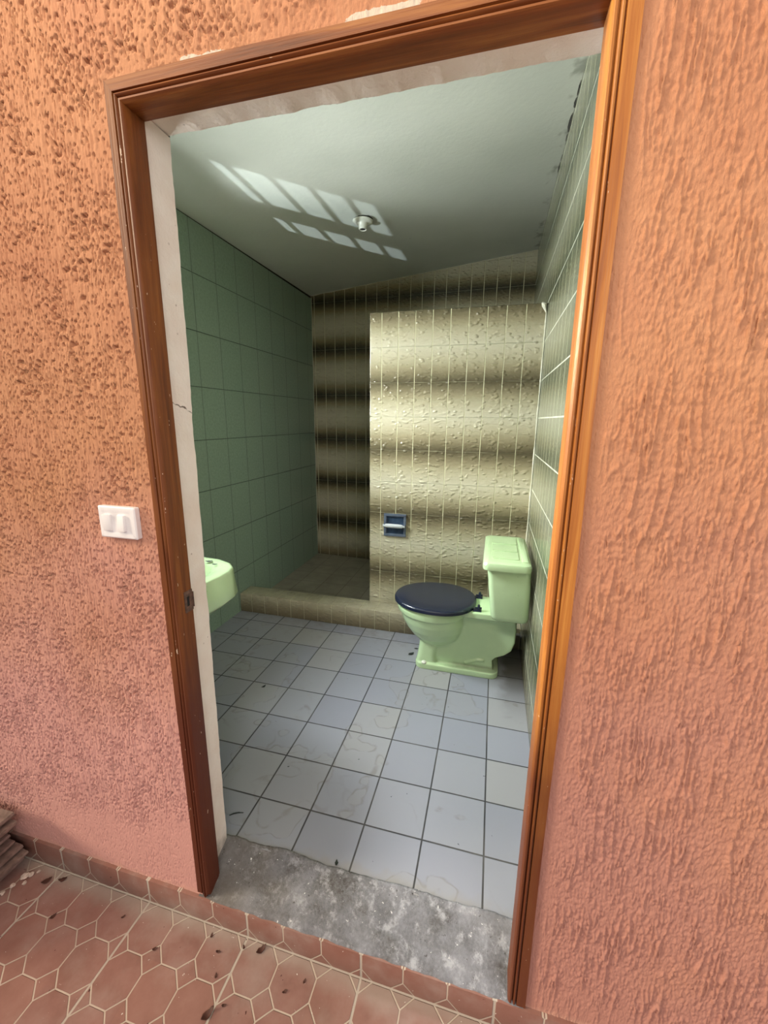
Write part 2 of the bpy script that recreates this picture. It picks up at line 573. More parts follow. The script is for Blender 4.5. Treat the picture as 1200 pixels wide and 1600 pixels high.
def from_bm(name, bm, mats, parent=None, smooth=False, auto=None):
    bmesh.ops.recalc_face_normals(bm, faces=bm.faces)
    me = bpy.data.meshes.new(name)
    bm.to_mesh(me)
    bm.free()
    if smooth:
        me.polygons.foreach_set('use_smooth', [True] * len(me.polygons))
        if auto:
            me.set_sharp_from_angle(angle=math.radians(auto))
    return link(name, me, mats, parent)


def bm_box(bm, lo, hi, bevel=0.0, seg=2):
    r = bmesh.ops.create_cube(bm, size=1.0)
    vs_ = r['verts']
    for v in vs_:
        v.co = Vector([lo[i] + (v.co[i] + 0.5) * (hi[i] - lo[i]) for i in range(3)])
    if bevel:
        es = list({e for v in vs_ for e in v.link_edges})
        bmesh.ops.bevel(bm, geom=es, offset=bevel, segments=seg, affect='EDGES', profile=0.5)
    return vs_


def box(name, lo, hi, mat, parent=None, bevel=0.0, seg=2):
    bm = bmesh.new()
    bm_box(bm, lo, hi, bevel, seg)
    return from_bm(name, bm, mat, parent, smooth=bevel > 0, auto=40)


def bm_loft(bm, rings, cap=True):
    rs = [[bm.verts.new(p) for p in r] for r in rings]
    n = len(rs[0])
    for a, b in zip(rs, rs[1:]):
        for i in range(n):
            bm.faces.new((a[i], a[(i + 1) % n], b[(i + 1) % n], b[i]))
    if cap:
        bm.faces.new(rs[0][::-1])
        bm.faces.new(rs[-1])
    return rs


def bm_tube(bm, pts, r, seg=10):
    rings = []
    for i, p in enumerate(pts):
        p = Vector(p)
        a = Vector(pts[max(0, i - 1)])
        b = Vector(pts[min(len(pts) - 1, i + 1)])
        t = (b - a).normalized()
        u = t.cross(Vector((0, 0, 1)))
        if u.length < 1e-3:
            u = t.cross(Vector((0, 1, 0)))
        u.normalize()
        v = t.cross(u)
        rr = r[i] if isinstance(r, (list, tuple)) else r
        rings.append([p + u * rr * math.cos(k * math.tau / seg) + v * rr * math.sin(k * math.tau / seg) for k in range(seg)])
    bm_loft(bm, rings)


def bm_lathe(bm, prof, seg=32, center=(0, 0, 0), axis='z'):
    rings = []
    for r, h in prof:
        ring = []
        for k in range(seg):
            a = k * math.tau / seg
            p = (r * math.cos(a), r * math.sin(a), h)
            if axis == 'x':
                p = (h, p[0], p[1])
            if axis == 'y':
                p = (p[0], h, p[1])
            ring.append(Vector(p) + Vector(center))
        rings.append(ring)
    bm_loft(bm, rings)


def empty(name, loc, rz=0.0):
    o = bpy.data.objects.new(name, None)
    o.location = loc
    o.rotation_euler = (0, 0, rz)
    o.empty_display_size = 0.1
    COL.objects.link(o)
    return o


def tag(o, label=None, cat=None, group=None, kind=None):
    for k, v in (('label', label), ('category', cat), ('group', group), ('kind', kind)):
        if v:
            o[k] = v
    return o


def struct(o, label, cat):
    return tag(o, label, cat, kind='structure')


# vectorised gradient noise
_rng = np.random.default_rng(3)
_P = _rng.permutation(256)
_G = _rng.uniform(0, math.tau, 256)


def pn(x, y, seed=0):
    xi, yi = np.floor(x).astype(int), np.floor(y).astype(int)
    xf, yf = x - xi, y - yi
    u, v = xf * xf * xf * (xf * (xf * 6 - 15) + 10), yf * yf * yf * (yf * (yf * 6 - 15) + 10)

    def g(ix, iy, dx, dy):
        h = _G[_P[(_P[(ix + seed * 37) & 255] + iy) & 255]]
        return np.cos(h) * dx + np.sin(h) * dy
    a = g(xi, yi, xf, yf) * (1 - u) + g(xi + 1, yi, xf - 1, yf) * u
    b = g(xi, yi + 1, xf, yf - 1) * (1 - u) + g(xi + 1, yi + 1, xf - 1, yf - 1) * u
    return (a * (1 - v) + b * v) * 1.5


def sst(x, a, b):
    t = np.clip((x - a) / (b - a), 0, 1)
    return t * t * (3 - 2 * t)


# ================================================================== STRUCTURE
# ---- front wall: rough stucco relief around the doorway, plaster reveals, inner face
def stucco_height(X, Z):
    wx = X + 0.004 * pn(X * 5, Z * 7, 1) + 0.0014 * pn(X * 60, Z * 40, 2)
    # vertical drip ridges over a fine grain
    n1, n2 = pn(wx * 56, Z * 3.6, 3), pn(wx * 98 + 9, Z * 9, 4)
    ridges = np.exp(-(n1 / 0.065) ** 2) * 0.80 * sst(pn(X * 22, Z * 6, 5), -0.25, 0.20)
    ridges = ridges + np.exp(-(n2 / 0.09) ** 2) * 0.50 * sst(pn(X * 25 + 3, Z * 12, 13), -0.25, 0.25)
    rough = pn(wx * 150, Z * 48, 6) * 0.26 + pn(wx * 250, Z * 110, 7) * 0.24
    right = ridges + rough
    # combed finish full of small pits
    pn1 = pn(wx * 250, Z * 84, 8) + 0.40 * pn(X * 60, Z * 24, 9) + 0.30 * pn(X * 14, Z * 7, 14)
    pit = sst(pn1, 0.22, 0.40)
    comb = pn(wx * 170, Z * 13, 10) * 0.34
    left = 0.74 - pit * 1.35 + comb * 0.8 + rough * 0.35
    k = sst(X, 0.0, 0.75)
    h = left * (1 - k) + right * k
    # trowelled smooth near the floor on the left and beside the casing
    low = sst(Z + 0.10 * pn(X * 6, Z * 3, 11) + np.clip(X + 0.25, -0.4, 0) * -0.25, 0.14, 0.36)
    low = np.where(X < 0.45, low, sst(Z, 0.0, 0.15) * 0.75 + 0.25)
    dx = np.maximum(np.maximum(-X, X - 0.941), 0)
    dz = np.maximum(Z - 2.05, 0)
    dd = np.hypot(dx, dz)
    near = 0.35 + 0.65 * sst(dd, 0.004, 0.05)
    sw = np.maximum(np.abs(X + 0.103) - 0.056, np.abs(Z - 1.163) - 0.04)
    near = near * (0.25 + 0.75 * sst(sw, 0.003, 0.03))
    h = h * (0.12 + 0.88 * low) * near
    return h + 0.25 * pn(X * 5, Z * 4, 12)


def front_wall():
    xs = np.unique(np.round(np.concatenate([
        np.arange(-1.22, -0.80, 0.0042), np.arange(-0.80, -0.45, 0.0021), np.arange(-0.45, 0.0001, 0.0016), np.linspace(0.0, 0.014, 6),
        np.linspace(0.014, 0.925, 380), np.linspace(0.925, 0.941, 6), np.arange(0.941, 1.50, 0.0017),
        np.linspace(1.50, 2.6, 190)]), 5))
    zs = np.unique(np.round(np.concatenate([
        np.arange(0.0, 2.03, 0.0021), np.linspace(2.03, 2.05, 8), np.arange(2.05, 2.30, 0.0020),
        np.linspace(2.30, 2.95, 130)]), 5))
    X, Z = np.meshgrid(xs, zs, indexing='ij')
    Y = 0.0070 - (0.0062 - 0.0012 * sst(X, 0.2, 0.8)) * stucco_height(X, Z)
    V = np.stack([X, Y, Z], -1).reshape(-1, 3)
    nx, nz = len(xs), len(zs)
    idx = np.arange(nx * nz).reshape(nx, nz)
    cx, cz = (xs[:-1] + xs[1:]) / 2, (zs[:-1] + zs[1:]) / 2
    keep = ~((cx[:, None] > 0.012) & (cx[:, None] < 0.927) & (cz[None, :] < 2.036))
    q = np.stack([idx[:-1, :-1], idx[1:, :-1], idx[1:, 1:], idx[:-1, 1:]], -1)[keep]
    used = np.unique(q)
    remap = np.full(nx * nz, -1)
    remap[used] = np.arange(len(used))
    q = remap[q]
    V = V[used]
    nf0 = len(q)
    V = V.tolist()
    F = q.tolist()
    mi = [0] * nf0

    def grid(fn, nu, nv, m_i):
        b = len(V)
        for i in range(nu + 1):
            for j in range(nv + 1):
                V.append(fn(i / nu, j / nv))
        for i in range(nu):
            for j in range(nv):
                a = b + i * (nv + 1) + j
                F.append([a, a + nv + 1, a + nv + 2, a + 1])
                mi.append(m_i)

    rag = lambda t, s: 0.0022 * float(pn(np.array(t * 9.0), np.array(s * 3.7), 21)) + 0.0014 * float(pn(np.array(t * 45.0), np.array(s * 1.3), 22))

    # left reveal (leans a little), head soffit, right reveal
    def left_rev(u, v):
        z = -0.02 + u * 2.05
        y = 0.050 + v * (YI - 0.050)
        x = 0.010 + 0.020 * (z / 2.03)
        return (x + rag(z, 1) * v * v - 0.004 * v, y, z)
    grid(left_rev, 160, 8, 1)

    def soffit(u, v):
        x = -0.02 + u * 0.97
        y = 0.050 + v * (YI - 0.050)
        return (x, y, 2.030 + (rag(x * 1.7, 2) + 0.004) * v * v)
    grid(soffit, 120, 8, 1)

    def right_rev(u, v):
        z = -0.02 + u * 2.05
        return (0.914, 0.050 + v * (YI - 0.050), z)
    grid(right_rev, 20, 3, 1)
    # inner face of the wall, ragged where it meets the reveals
    def inner_l(u, v):
        z = ZF - 0.02 + v * 2.70
        zz = min(z, 2.03)
        x1 = 0.010 + 0.020 * (zz / 2.03) + rag(zz, 1) - 0.004
        return (XL + u * (x1 - XL), YI, z)
    grid(inner_l, 4, 200, 2)
    def inner_r(u, v):
        return (0.914 + u * (XR - 0.914), YI, ZF - 0.02 + v * 2.70)
    grid(inner_r, 2, 6, 2)
    def inner_t(u, v):
        x = -0.02 + u * 0.96
        z0 = 2.030 + rag(x * 1.7, 2) + 0.004
        return (x, YI, z0 + v * (2.72 - z0))
    grid(inner_t, 120, 2, 2)
    # hidden back of the corridor face on both sides, top cap
    def back_l(u, v): return (-1.22 + u * (XL - 0.012 + 1.22), YI, ZH + v * 3.03)
    grid(back_l, 1, 1, 0)
    def back_r(u, v): return (XR + 0.012 + u * (2.6 - XR - 0.012), YI, ZH + v * 3.03)
    grid(back_r, 1, 1, 0)
    def endl(u, v): return (-1.22, 0.004 + u * (YI - 0.004), ZH + v * 3.03)
    grid(endl, 1, 1, 0)
    def top(u, v): return (-1.22 + u * 3.82, 0.004 + v * (YI - 0.004), 2.95)
    grid(top, 1, 1, 0)
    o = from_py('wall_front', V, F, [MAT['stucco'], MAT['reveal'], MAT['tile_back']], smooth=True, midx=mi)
    return struct(o, 'orange textured stucco wall around the doorway with pinkish white plaster reveals', 'wall')


front_wall()

# ---- shell of the bathroom
def slab(name, quad, thick_dir, mat, label, cat):
    """quad of four points (inner face) pushed back along thick_dir"""
    t = Vector(thick_dir)
    v = [Vector(p) for p in quad] + [Vector(p) + t for p in quad]
    f = [(0, 1, 2, 3), (7, 6, 5, 4), (0, 4, 5, 1), (1, 5, 6, 2), (2, 6, 7, 3), (3, 7, 4, 0)]
    bm = bmesh.new()
    bv = [bm.verts.new(p) for p in v]
    for q in f:
        bm.faces.new([bv[i] for i in q])
    return struct(from_bm(name, bm, mat), label, cat)


YE = YB + 0.06
# left wall with the window hole: mortar bed + tile skin that stops just short of the ceiling
WY0, WY1, WZ0, WZ1 = 0.47, 1.235, 1.60, 2.11


def left_wall():
    bm = bmesh.new()
    T = 0.11

    def panel(y0, y1, z0, z1, x0, x1, top=False):
        bm_box(bm, (x0, y0, z0), (x1, y1, z1))
    zt = zc(XL, 1.5)
    for (a, b, c, d) in ((YI, WY0, ZF, zt + 0.1), (WY1, YE, ZF, zt + 0.1), (WY0, WY1, ZF, WZ0), (WY0, WY1, WZ1, zt + 0.1)):
        panel(a, b, c, d, XL - T, XL - 0.010)
    n0 = len(bm.faces)
    for (a, b, c, d) in ((YI, WY0, ZF, zt - 0.016), (WY1, YB - 0.001, ZF, zt - 0.013), (WY0, WY1, ZF, WZ0), (WY0, WY1, WZ1, zt - 0.016)):
        panel(a, b, c, d, XL - 0.010, XL)
    bm.faces.ensure_lookup_table()
    for i, f in enumerate(bm.faces):
        f.material_index = 1 if i >= n0 else 0
    o = from_bm('wall_left', bm, [MAT['mortar'], MAT['green_tile']])
    return struct(o, 'green tiled left wall of the bathroom', 'wall')


left_wall()
slab('wall_back', [(XL - 0.12, YB + 0.0069, ZF), (XR + 0.12, yb(XR + 0.12), ZF), (XR + 0.12, yb(XR + 0.12), 2.75), (XL - 0.12, YB + 0.0069, 2.75)],
     (0, 0.1, 0), MAT['tile_back'], 'back wall of the shower in tiles banded dark and pale', 'wall')
slab('wall_right', [(XR, YI, ZF), (XR, YE, ZF), (XR, YE, 2.75), (XR, YI, 2.75)],
     (0.1, 0, 0), MAT['tile_side'], 'right wall of the bathroom in glossy banded tiles', 'wall')
slab('ceiling', [(XL - 0.1, YI + 0.001, zc(XL - 0.1, YI)), (XR + 0.1, YI + 0.001, zc(XR + 0.1, YI)),
                 (XR + 0.1, YE + 0.1, zc(XR + 0.1, YE)), (XL - 0.1, YE + 0.1, zc(XL - 0.1, YE))],
     (0, 0, 0.1), MAT['ceiling'], 'pale grey painted bathroom ceiling', 'ceiling')
slab('floor', [(XL, YI - 0.001, ZF), (XR, YI - 0.001, ZF), (XR, 1.70, ZF), (XL, 1.70, ZF)],
     (0, 0, -0.1), MAT['floor'], 'pale blue square tiled bathroom floor with dark joints', 'floor')
slab('floor.001', [(XL, 1.70, ZF), (XR, 1.70, ZF), (XR, YE, ZF), (XL, YE, ZF)],
     (0, 0, -0.1), MAT['shower'], 'brownish tiled floor inside the shower', 'floor')
slab('floor.002', [(-2.4, -4.0, ZH), (3.2, -4.0, ZH), (3.2, 0.004, ZH), (-2.4, 0.004, ZH)],
     (0, 0, -0.1), MAT['hall'], 'terracotta corridor floor with octagon pattern tiles', 'floor')

# ---- shower partition and curb
def partition():
    bm = bmesh.new()
    bm_box(bm, (0.018, YP, 0.190), (XR, YP + 0.12, 2.0325), 0.003, 2)
    body = set(bm.verts)
    # grout bead down the corner with the right wall, blob at its head
    pts = [(XR - 0.004, YP - 0.001, z) for z in np.linspace(0.2, 2.02, 24)]
    bm_tube(bm, pts, [0.0035 + 0.0015 * math.sin(i * 2.1) for i in range(24)], 6)
    bm_tube(bm, [(XR - 0.030, YP - 0.002, 2.034), (XR - 0.018, YP - 0.004, 2.022), (XR - 0.006, YP - 0.004, 1.985)], [0.004, 0.014, 0.004], 8)
    for f in bm.faces:
        f.material_index = 0 if f.verts[0] in body else 1
    o = from_bm('wall_shower', bm, [MAT['tile_part'], MAT['grout']])
    return struct(o, 'pale banded tiled partition standing between the toilet and the shower', 'wall')


partition()


def curb():
    bm = bmesh.new()
    bm_box(bm, (XL + 0.001, 1.609, ZF), (XR - 0.001, 1.750, 0.192), 0.004, 2)
    o = from_bm('trim_1', bm, MAT['tile_part'], smooth=True, auto=40)
    return struct(o, 'low tiled curb in front of the shower', 'curb')


curb()

# ---- concrete sill
def sill():
    nx, ny = 130, 26
    V, F = [], []
    for i in range(nx + 1):
        for j in range(ny + 1):
            x = 0.0 + 0.937 * i / nx
            v = j / ny
            y1 = 0.149 + 0.006 * float(pn(np.array(x * 7.0), np.array(0.3), 31)) + 0.003 * float(pn(np.array(x * 40.0), np.array(0.3), 32))
            y0 = -0.001 + 0.003 * float(pn(np.array(x * 30.0), np.array(1.3), 33))
            y = y0 + v * (y1 - y0)
            z = 0.0 + 0.061 * v ** 0.8 + 0.0035 * float(pn(np.array(x * 16.0), np.array(y * 16.0), 34)) + 0.0015 * float(pn(np.array(x * 70.0), np.array(y * 70.0), 35))
            if j == 0:
                z = -0.001
            V.append((x, y, z))
    w_ = ny + 1
    for i in range(nx):
        for j in range(ny):
            a = i * w_ + j
            F.append((a, a + w_, a + w_ + 1, a + 1))
    # skirt down to the slab
    b = len(V)
    for i in range(nx + 1):
        x, y, z = V[i * w_]
        V.append((x, y, ZH))
        x, y, z = V[i * w_ + ny]
        V.append((x, y, ZF - 0.02))
    for i in range(nx):
        F.append((i * w_, b + 2 * i, b + 2 * i + 2, (i + 1) * w_))
        F.append((i * w_ + ny, (i + 1) * w_ + ny, b + 2 * i + 3, b + 2 * i + 1))
    o = from_py('trim_2', V, F, MAT['concrete'], smooth=True)
    return struct(o, 'rough grey concrete doorsill spotted with white paint', 'doorsill')


sill()
o = box('baseboard_front', (-1.22, -0.0032, ZH), (2.6, 0.030, 0.0008), MAT['skirting'], bevel=0.0012)
struct(o, 'terracotta tile skirting along the foot of the orange wall', 'baseboard')

# ---- cracks where the ceiling meets the right wall
def cracks():
    bm = bmesh.new()
    rnd = random.Random(4)
    y = 0.45
    while y < 1.85:
        L = rnd.uniform(0.03, 0.16)
        wd = rnd.uniform(0.003, 0.009) * (1.0 if y < 1.5 else 0.6)
        if rnd.random() < 0.72:
            n = 7
            rings = []
            for i in range(n):
                yy = y + L * i / (n - 1)
                ww = wd * math.sin(math.pi * (i + 0.35) / (n - 0.3)) * rnd.uniform(0.6, 1.1) + 0.0006
                z = zc(XR, yy)
                rings.append([(XR - 0.0012, yy, z + 0.001), (XR - 0.0012 - ww, yy, z - 0.0004), (XR - 0.0012, yy, z - ww * 1.4)])
            bm_loft(bm, rings)
        y += L + rnd.uniform(0.004, 0.03)
    o = from_bm('trim_3', bm, MAT['mortar'])
    struct(o, 'broken dark crack where the ceiling meets the right wall', 'crack')


cracks()

# ---- pale grout beads where the back wall meets the ceiling and the left wall
bm = bmesh.new()
bm_tube(bm, [(x, yb(x) - 0.001, zc(x, yb(x)) - 0.002 + 0.0015 * math.sin(x * 37)) for x in np.linspace(XL + 0.004, XR - 0.02, 40)],
        [0.003 + 0.0018 * math.sin(k * 1.7) * math.sin(k * 0.6) for k in range(40)], 6)
bm_tube(bm, [(XL + 0.002, YB - 0.003, z) for z in np.linspace(0.3, 2.49, 24)], [0.0022 + 0.001 * math.sin(k * 2.3) for k in range(24)], 6)
o = from_bm('trim_4', bm, MAT['grout'])
struct(o, 'thin pale grout line along the edges of the shower back wall', 'grout')

# ---- door frame (no leaf hung in it)
door = struct(empty('door_1', (0.468, 0.03, 0.0)), 'varnished orange pine door frame without a door in it', 'door frame')
D0 = Vector((0.468, 0.03, 0.0))
PROF = [(0.0, 0.052), (0.0, 0.010), (0.0015, 0.0045), (0.005, 0.0005), (0.0085, 0.001), (0.0100, 0.0065), (0.0120, 0.0070),
        (0.0132, 0.0015), (0.0155, 0.0), (0.0180, 0.0012), (0.0190, 0.0060), (0.0205, 0.0060), (0.0215, 0.0002), (1.0, 0.0), (1.0, 0.03)]


def casing(side):
    bm = bmesh.new()
    wL, wR, wT = 0.037, 0.041, 0.041
    rings = []
    if side in ('l', 'r'):
        wd = wL if side == 'l' else wR
        n = 46
        for i in range(n + 1):
            ring = []
            for d, y in PROF:
                dd = min(d, 1.0) if d < 0.5 else wd
                x = XJ0 - dd if side == 'l' else XJ1 + dd
                z1 = ZJ + dd * (wT / wd if d >= 0.5 else 1.0)
                z0 = 0.012 if side == 'l' else 0.004
                z0 += -0.010 * (y / 0.05) + (0.010 * math.sin(dd * 400) if side == 'l' else 0.0)
                z = z0 + (z1 - z0) * i / n
                wob = 0.0012 * math.sin(z * 6 + (0 if side == 'l' else 2))
                lean = 0.004 * (1 - z / 2.0) if side == 'l' else -0.002 * (z / 2.0)
                ring.append(Vector((x + wob * (d > 0.5) + lean * 0.0, y, z)) - D0)
            rings.append(ring)
    else:
        n = 30
        for i in range(n + 1):
            ring = []
            for d, y in PROF:
                if d < 0.5:
                    dl = dr = dt = d
                else:
                    dl, dr, dt = wL, wR, wT
                x0, x1 = XJ0 - dl, XJ1 + dr
                x = x0 + (x1 - x0) * i / n
                ring.append(Vector((x, y, ZJ + dt + (0.0015 * math.sin(x * 8) if d > 0.5 else 0))) - D0)
            rings.append(ring)
    bm_loft(bm, rings)
    return from_bm('casing', bm, {'t': MAT['wood_x'], 'l': MAT['wood_left'], 'r': MAT['wood']}[side], door, smooth=True, auto=50)


for s_ in 'lrt':
    casing(s_)
# back strip of each jamb, stepped a hair behind the moulded casing
for lo, hi, mt in (((XJ0 - 0.019, 0.050, 0.030), (XJ0 - 0.0005, 0.056, ZJ + 0.02), 'wood_left'),
                   ((XJ1 + 0.0005, 0.050, 0.030), (XJ1 + 0.016, 0.056, ZJ + 0.02), 'wood'),
                   ((XJ0 - 0.018, 0.050, ZJ + 0.0005), (XJ1 + 0.015, 0.056, ZJ + 0.0195), 'wood_x')):
    box('jamb', Vector(lo) - D0, Vector(hi) - D0, MAT[mt], door)
# rusty strike plate on the left jamb
bm = bmesh.new()
for (y0, y1, z0, z1) in ((0.027, 0.0345, 0.923, 0.980), (0.0445, 0.056, 0.923, 0.980), (0.0345, 0.0445, 0.923, 0.938), (0.0345, 0.0445, 0.965, 0.980)):
    bm_box(bm, Vector((XJ0 - 0.001, y0, z0)) - D0, Vector((XJ0 + 0.0018, y1, z1)) - D0)
bm_box(bm, Vector((XJ0, 0.055, 0.930)) - D0, Vector((XJ0 + 0.004, 0.0585, 0.972)) - D0, 0.001)
strike = from_bm('strike_plate', bm, MAT['rust'], door)
tag(strike, 'rusty steel strike plate')
box('strike_hole', Vector((XJ0 - 0.001, 0.0345, 0.938)) - D0, Vector((XJ0 + 0.0006, 0.0445, 0.965)) - D0, MAT['black'], strike)

# ---- barred window in the left wall, over the end of the basin
win = struct(empty('window_1', (XL - 0.055, (WY0 + WY1) / 2, WZ0)), 'barred window high in the green left wall', 'window')
W0 = Vector((XL - 0.055, (WY0 + WY1) / 2, WZ0))
bm = bmesh.new()
x0, x1 = XL - 0.075, XL - 0.045
for lo, hi in (((x0, WY0, WZ0), (x1, WY0 + 0.02, WZ1)), ((x0, WY1 - 0.02, WZ0), (x1, WY1, WZ1)),
               ((x0, WY0, WZ0), (x1, WY1, WZ0 + 0.02)), ((x0, WY0, WZ1 - 0.02), (x1, WY1, WZ1))):
    bm_box(bm, Vector(lo) - W0, Vector(hi) - W0)
from_bm('window_frame', bm, MAT['iron'], win)
box('mullion', Vector((x0, 0.850, WZ0 + 0.02)) - W0, Vector((x1, 0.975, WZ1 - 0.02)) - W0, MAT['iron'], win)
for z in (1.714, 1.806, 1.904, 2.006):
    for (ya, yb_) in ((WY0 + 0.02, 0.850), (0.975, WY1 - 0.02)):
        box('window_bar', Vector((XL - 0.064, ya, z - 0.007)) - W0, Vector((XL - 0.055, yb_, z + 0.007)) - W0, MAT['iron'], win)

# ================================================================== THINGS
def egg(cx, cy, xf, xb, hw, z, n=48, pw=2.0):
    """egg outline: front tip at xf, back at xb, half width hw; cx splits front and back"""
    pts = []
    for k in range(n):
        a = k * math.tau / n
        c, s_ = math.cos(a), math.sin(a)
        ax = (cx - xf) if c < 0 else (xb - cx)
        e = 2.0 / pw
        x = cx + ax * math.copysign(abs(c) ** e, c)
        y = cy + hw * math.copysign(abs(s_) ** e, s_)
        pts.append((x, y, z))
    return pts


def rrect(x0, x1, y0, y1, r, z, n=6):
    pts = []
    for cx, cy, a0 in ((x1 - r, y1 - r, 0), (x0 + r, y1 - r, 90), (x0 + r, y0 + r, 180), (x1 - r, y0 + r, 270)):
        for k in range(n + 1):
            a = math.radians(a0 + 90 * k / n)
            pts.append((cx + r * math.cos(a), cy + r * math.sin(a), z))
    return pts


# ---- toilet
TX, TY = 0.76, 1.37
toilet = tag(empty('toilet', (TX, TY, ZF)), 'pale green toilet with closed navy seat lid against the right wall', 'toilet')
T0 = Vector((TX, TY, ZF))


def loc(pts, o):
    return [Vector(p) - o for p in pts]


def toilet_body():
    bm = bmesh.new()
    # bowl
    bowl = [(0.428, 0.305, 0.70, 0.186), (0.405, 0.300, 0.705, 0.192), (0.380, 0.306, 0.70, 0.190), (0.372, 0.318, 0.695, 0.178),
            (0.330, 0.332, 0.70, 0.170), (0.285, 0.356, 0.695, 0.154), (0.240, 0.390, 0.685, 0.128), (0.205, 0.428, 0.66, 0.098),
            (0.175, 0.470, 0.62, 0.062), (0.160, 0.51, 0.575, 0.025)]
    bm_loft(bm, [loc(egg(0.52, TY, xf, xb, hw, z), T0) for z, xf, xb, hw in bowl])
    # front column
    col = [(0.058, 0.425, 0.560, 0.098), (0.085, 0.428, 0.550, 0.100), (0.13, 0.436, 0.540, 0.096), (0.19, 0.444, 0.55, 0.090), (0.25, 0.44, 0.60, 0.08)]
    bm_loft(bm, [loc(rrect(a, b, TY - h, TY + h, 0.03, z), T0) for z, a, b, h in col])
    # trapway body, drawn in side view and given width
    side = [(0.50, 0.06), (0.50, 0.30), (0.66, 0.405), (0.955, 0.425), (0.957, 0.33), (0.955, 0.265), (0.940, 0.215), (0.905, 0.185),
            (0.862, 0.165), (0.845, 0.145), (0.850, 0.10), (0.855, 0.06)]
    for _ in (0,):
        rings = []
        for yy, ins in ((TY - 0.078, 0.012), (TY - 0.066, 0.0), (TY + 0.066, 0.0), (TY + 0.078, 0.012)):
            cxm, czm = 0.74, 0.26
            rings.append([Vector((cxm + (x - cxm) * (1 - ins * 2.5), yy, czm + (z - czm) * (1 - ins * 2.5))) - T0 for x, z in side])
        bm_loft(bm, rings)
    # foot
    foot = [(0.056, 0.0), (0.086, 0.0), (0.092, 0.006)]
    bm_loft(bm, [loc(rrect(0.425 + i, 0.879 - i, TY - 0.112 + i, TY + 0.112 - i, 0.045, z), T0) for z, i in foot])
    # shelf under the tank
    bm_loft(bm, [loc(rrect(0.62, 0.965, TY - h, TY + h, 0.03, z), T0) for z, h in ((0.385, 0.09), (0.40, 0.115), (0.432, 0.115))])
    # raised trap casting on the flank, both sides
    for sg in (-1, 1):
        yy = TY + sg * 0.080
        bm_tube(bm, [Vector(p) - T0 for p in ((0.70, yy, 0.112), (0.735, yy, 0.128), (0.765, yy, 0.140), (0.80, yy, 0.142))], 0.007, 8)
    bmesh.ops.recalc_face_normals(bm, faces=bm.faces)
    me = bpy.data.meshes.new('tmp')
    bm.to_mesh(me)
    bm.free()
    t = bpy.data.objects.new('tmp', me)
    COL.objects.link(t)
    md = t.modifiers.new('r', 'REMESH')
    md.mode = 'VOXEL'
    md.voxel_size = 0.0038
    ms = t.modifiers.new('s', 'SMOOTH')
    ms.factor = 0.5
    ms.iterations = 4
    dg = bpy.context.evaluated_depsgraph_get()
    me2 = bpy.data.meshes.new_from_object(t.evaluated_get(dg))
    bpy.data.objects.remove(t)
    me2.polygons.foreach_set('use_smooth', [True] * len(me2.polygons))
    me2.materials.clear()
    return link('bowl', me2, MAT['ware'], toilet)


toilet_body()


def toilet_tank():
    bm = bmesh.new()
    lv = [(0.442, 0.832, 0.985, 1.175, 1.565), (0.450, 0.822, 0.993, 1.165, 1.575), (0.47, 0.816, 0.997, 1.158, 1.582), (0.60, 0.800, 0.994, 1.148, 1.592),
          (0.728, 0.786, 0.988, 1.138, 1.602)]
    bm_loft(bm, [loc(rrect(a, b, c, d, 0.028, z), T0) for z, a, b, c, d in lv])
    tk = from_bm('tank', bm, MAT['ware'], toilet, smooth=True, auto=50)
    bm = bmesh.new()
    lv = [(0.722, 0.006), (0.724, 0.001), (0.730, 0.0), (0.748, 0.0), (0.757, 0.004), (0.762, 0.013), (0.763, 0.030)]
    bm_loft(bm, [loc(rrect(0.764 + i, 0.988 - i, 1.115 + i, 1.625 - i, 0.03, z), T0) for z, i in lv])
    # sunk line work on top: raised pads leave grooves between them
    pads = [(0.806, 0.930, 1.185, 1.300), (0.806, 0.930, 1.312, 1.428), (0.806, 0.930, 1.440, 1.556)]
    for a, b, c, d in pads:
        bm_loft(bm, [loc(rrect(a + i, b - i, c + i, d - i, 0.008, z, 3), T0) for z, i in ((0.761, 0.0), (0.7658, 0.0))])
    bm_box(bm, Vector((0.944, 1.16, 0.762)) - T0, Vector((0.972, 1.58, 0.7665)) - T0, 0.0015)
    from_bm('tank_lid', bm, MAT['ware'], toilet, smooth=True, auto=28)
    bm = bmesh.new()
    lv = [(0.4290, 0.006), (0.4320, 0.0), (0.444, 0.0), (0.4505, 0.004), (0.4545, 0.012), (0.4565, 0.03), (0.4575, 0.08)]
    bm_loft(bm, [loc(egg(0.54, TY, 0.287 + i, 0.742 - i, 0.203 - i, z, pw=2.15), T0) for z, i in lv])
    seat = tag(from_bm('seat_lid', bm, MAT['seat'], toilet, smooth=True, auto=60), 'closed navy blue seat lid')
    for yy in (1.285, 1.455):
        bm = bmesh.new()
        bm_box(bm, Vector((0.728, yy - 0.014, 0.428)) - T0, Vector((0.772, yy + 0.014, 0.440)) - T0, 0.003)
        bm_lathe(bm, [(0.0075, 0.428), (0.0075, 0.462), (0.004, 0.468)], 12, Vector((0.757, yy, 0)) - T0)
        bm_tube(bm, [Vector((0.735, yy, 0.447)) - T0, Vector((0.772, yy, 0.450)) - T0], 0.005, 8)
        from_bm('seat_hinge', bm, MAT['seat'], toilet, smooth=True, auto=40)
    # white cap over the floor bolt
    bm = bmesh.new()
    bm_lathe(bm, [(0.016, 0.0), (0.016, 0.006), (0.009, 0.012), (0.002, 0.014)], 14, Vector((0.478, TY - 0.098, 0.088)) - T0)
    tag(from_bm('bolt_cap', bm, MAT['porcelain'], toilet, smooth=True), 'small white bolt cap')


toilet_tank()

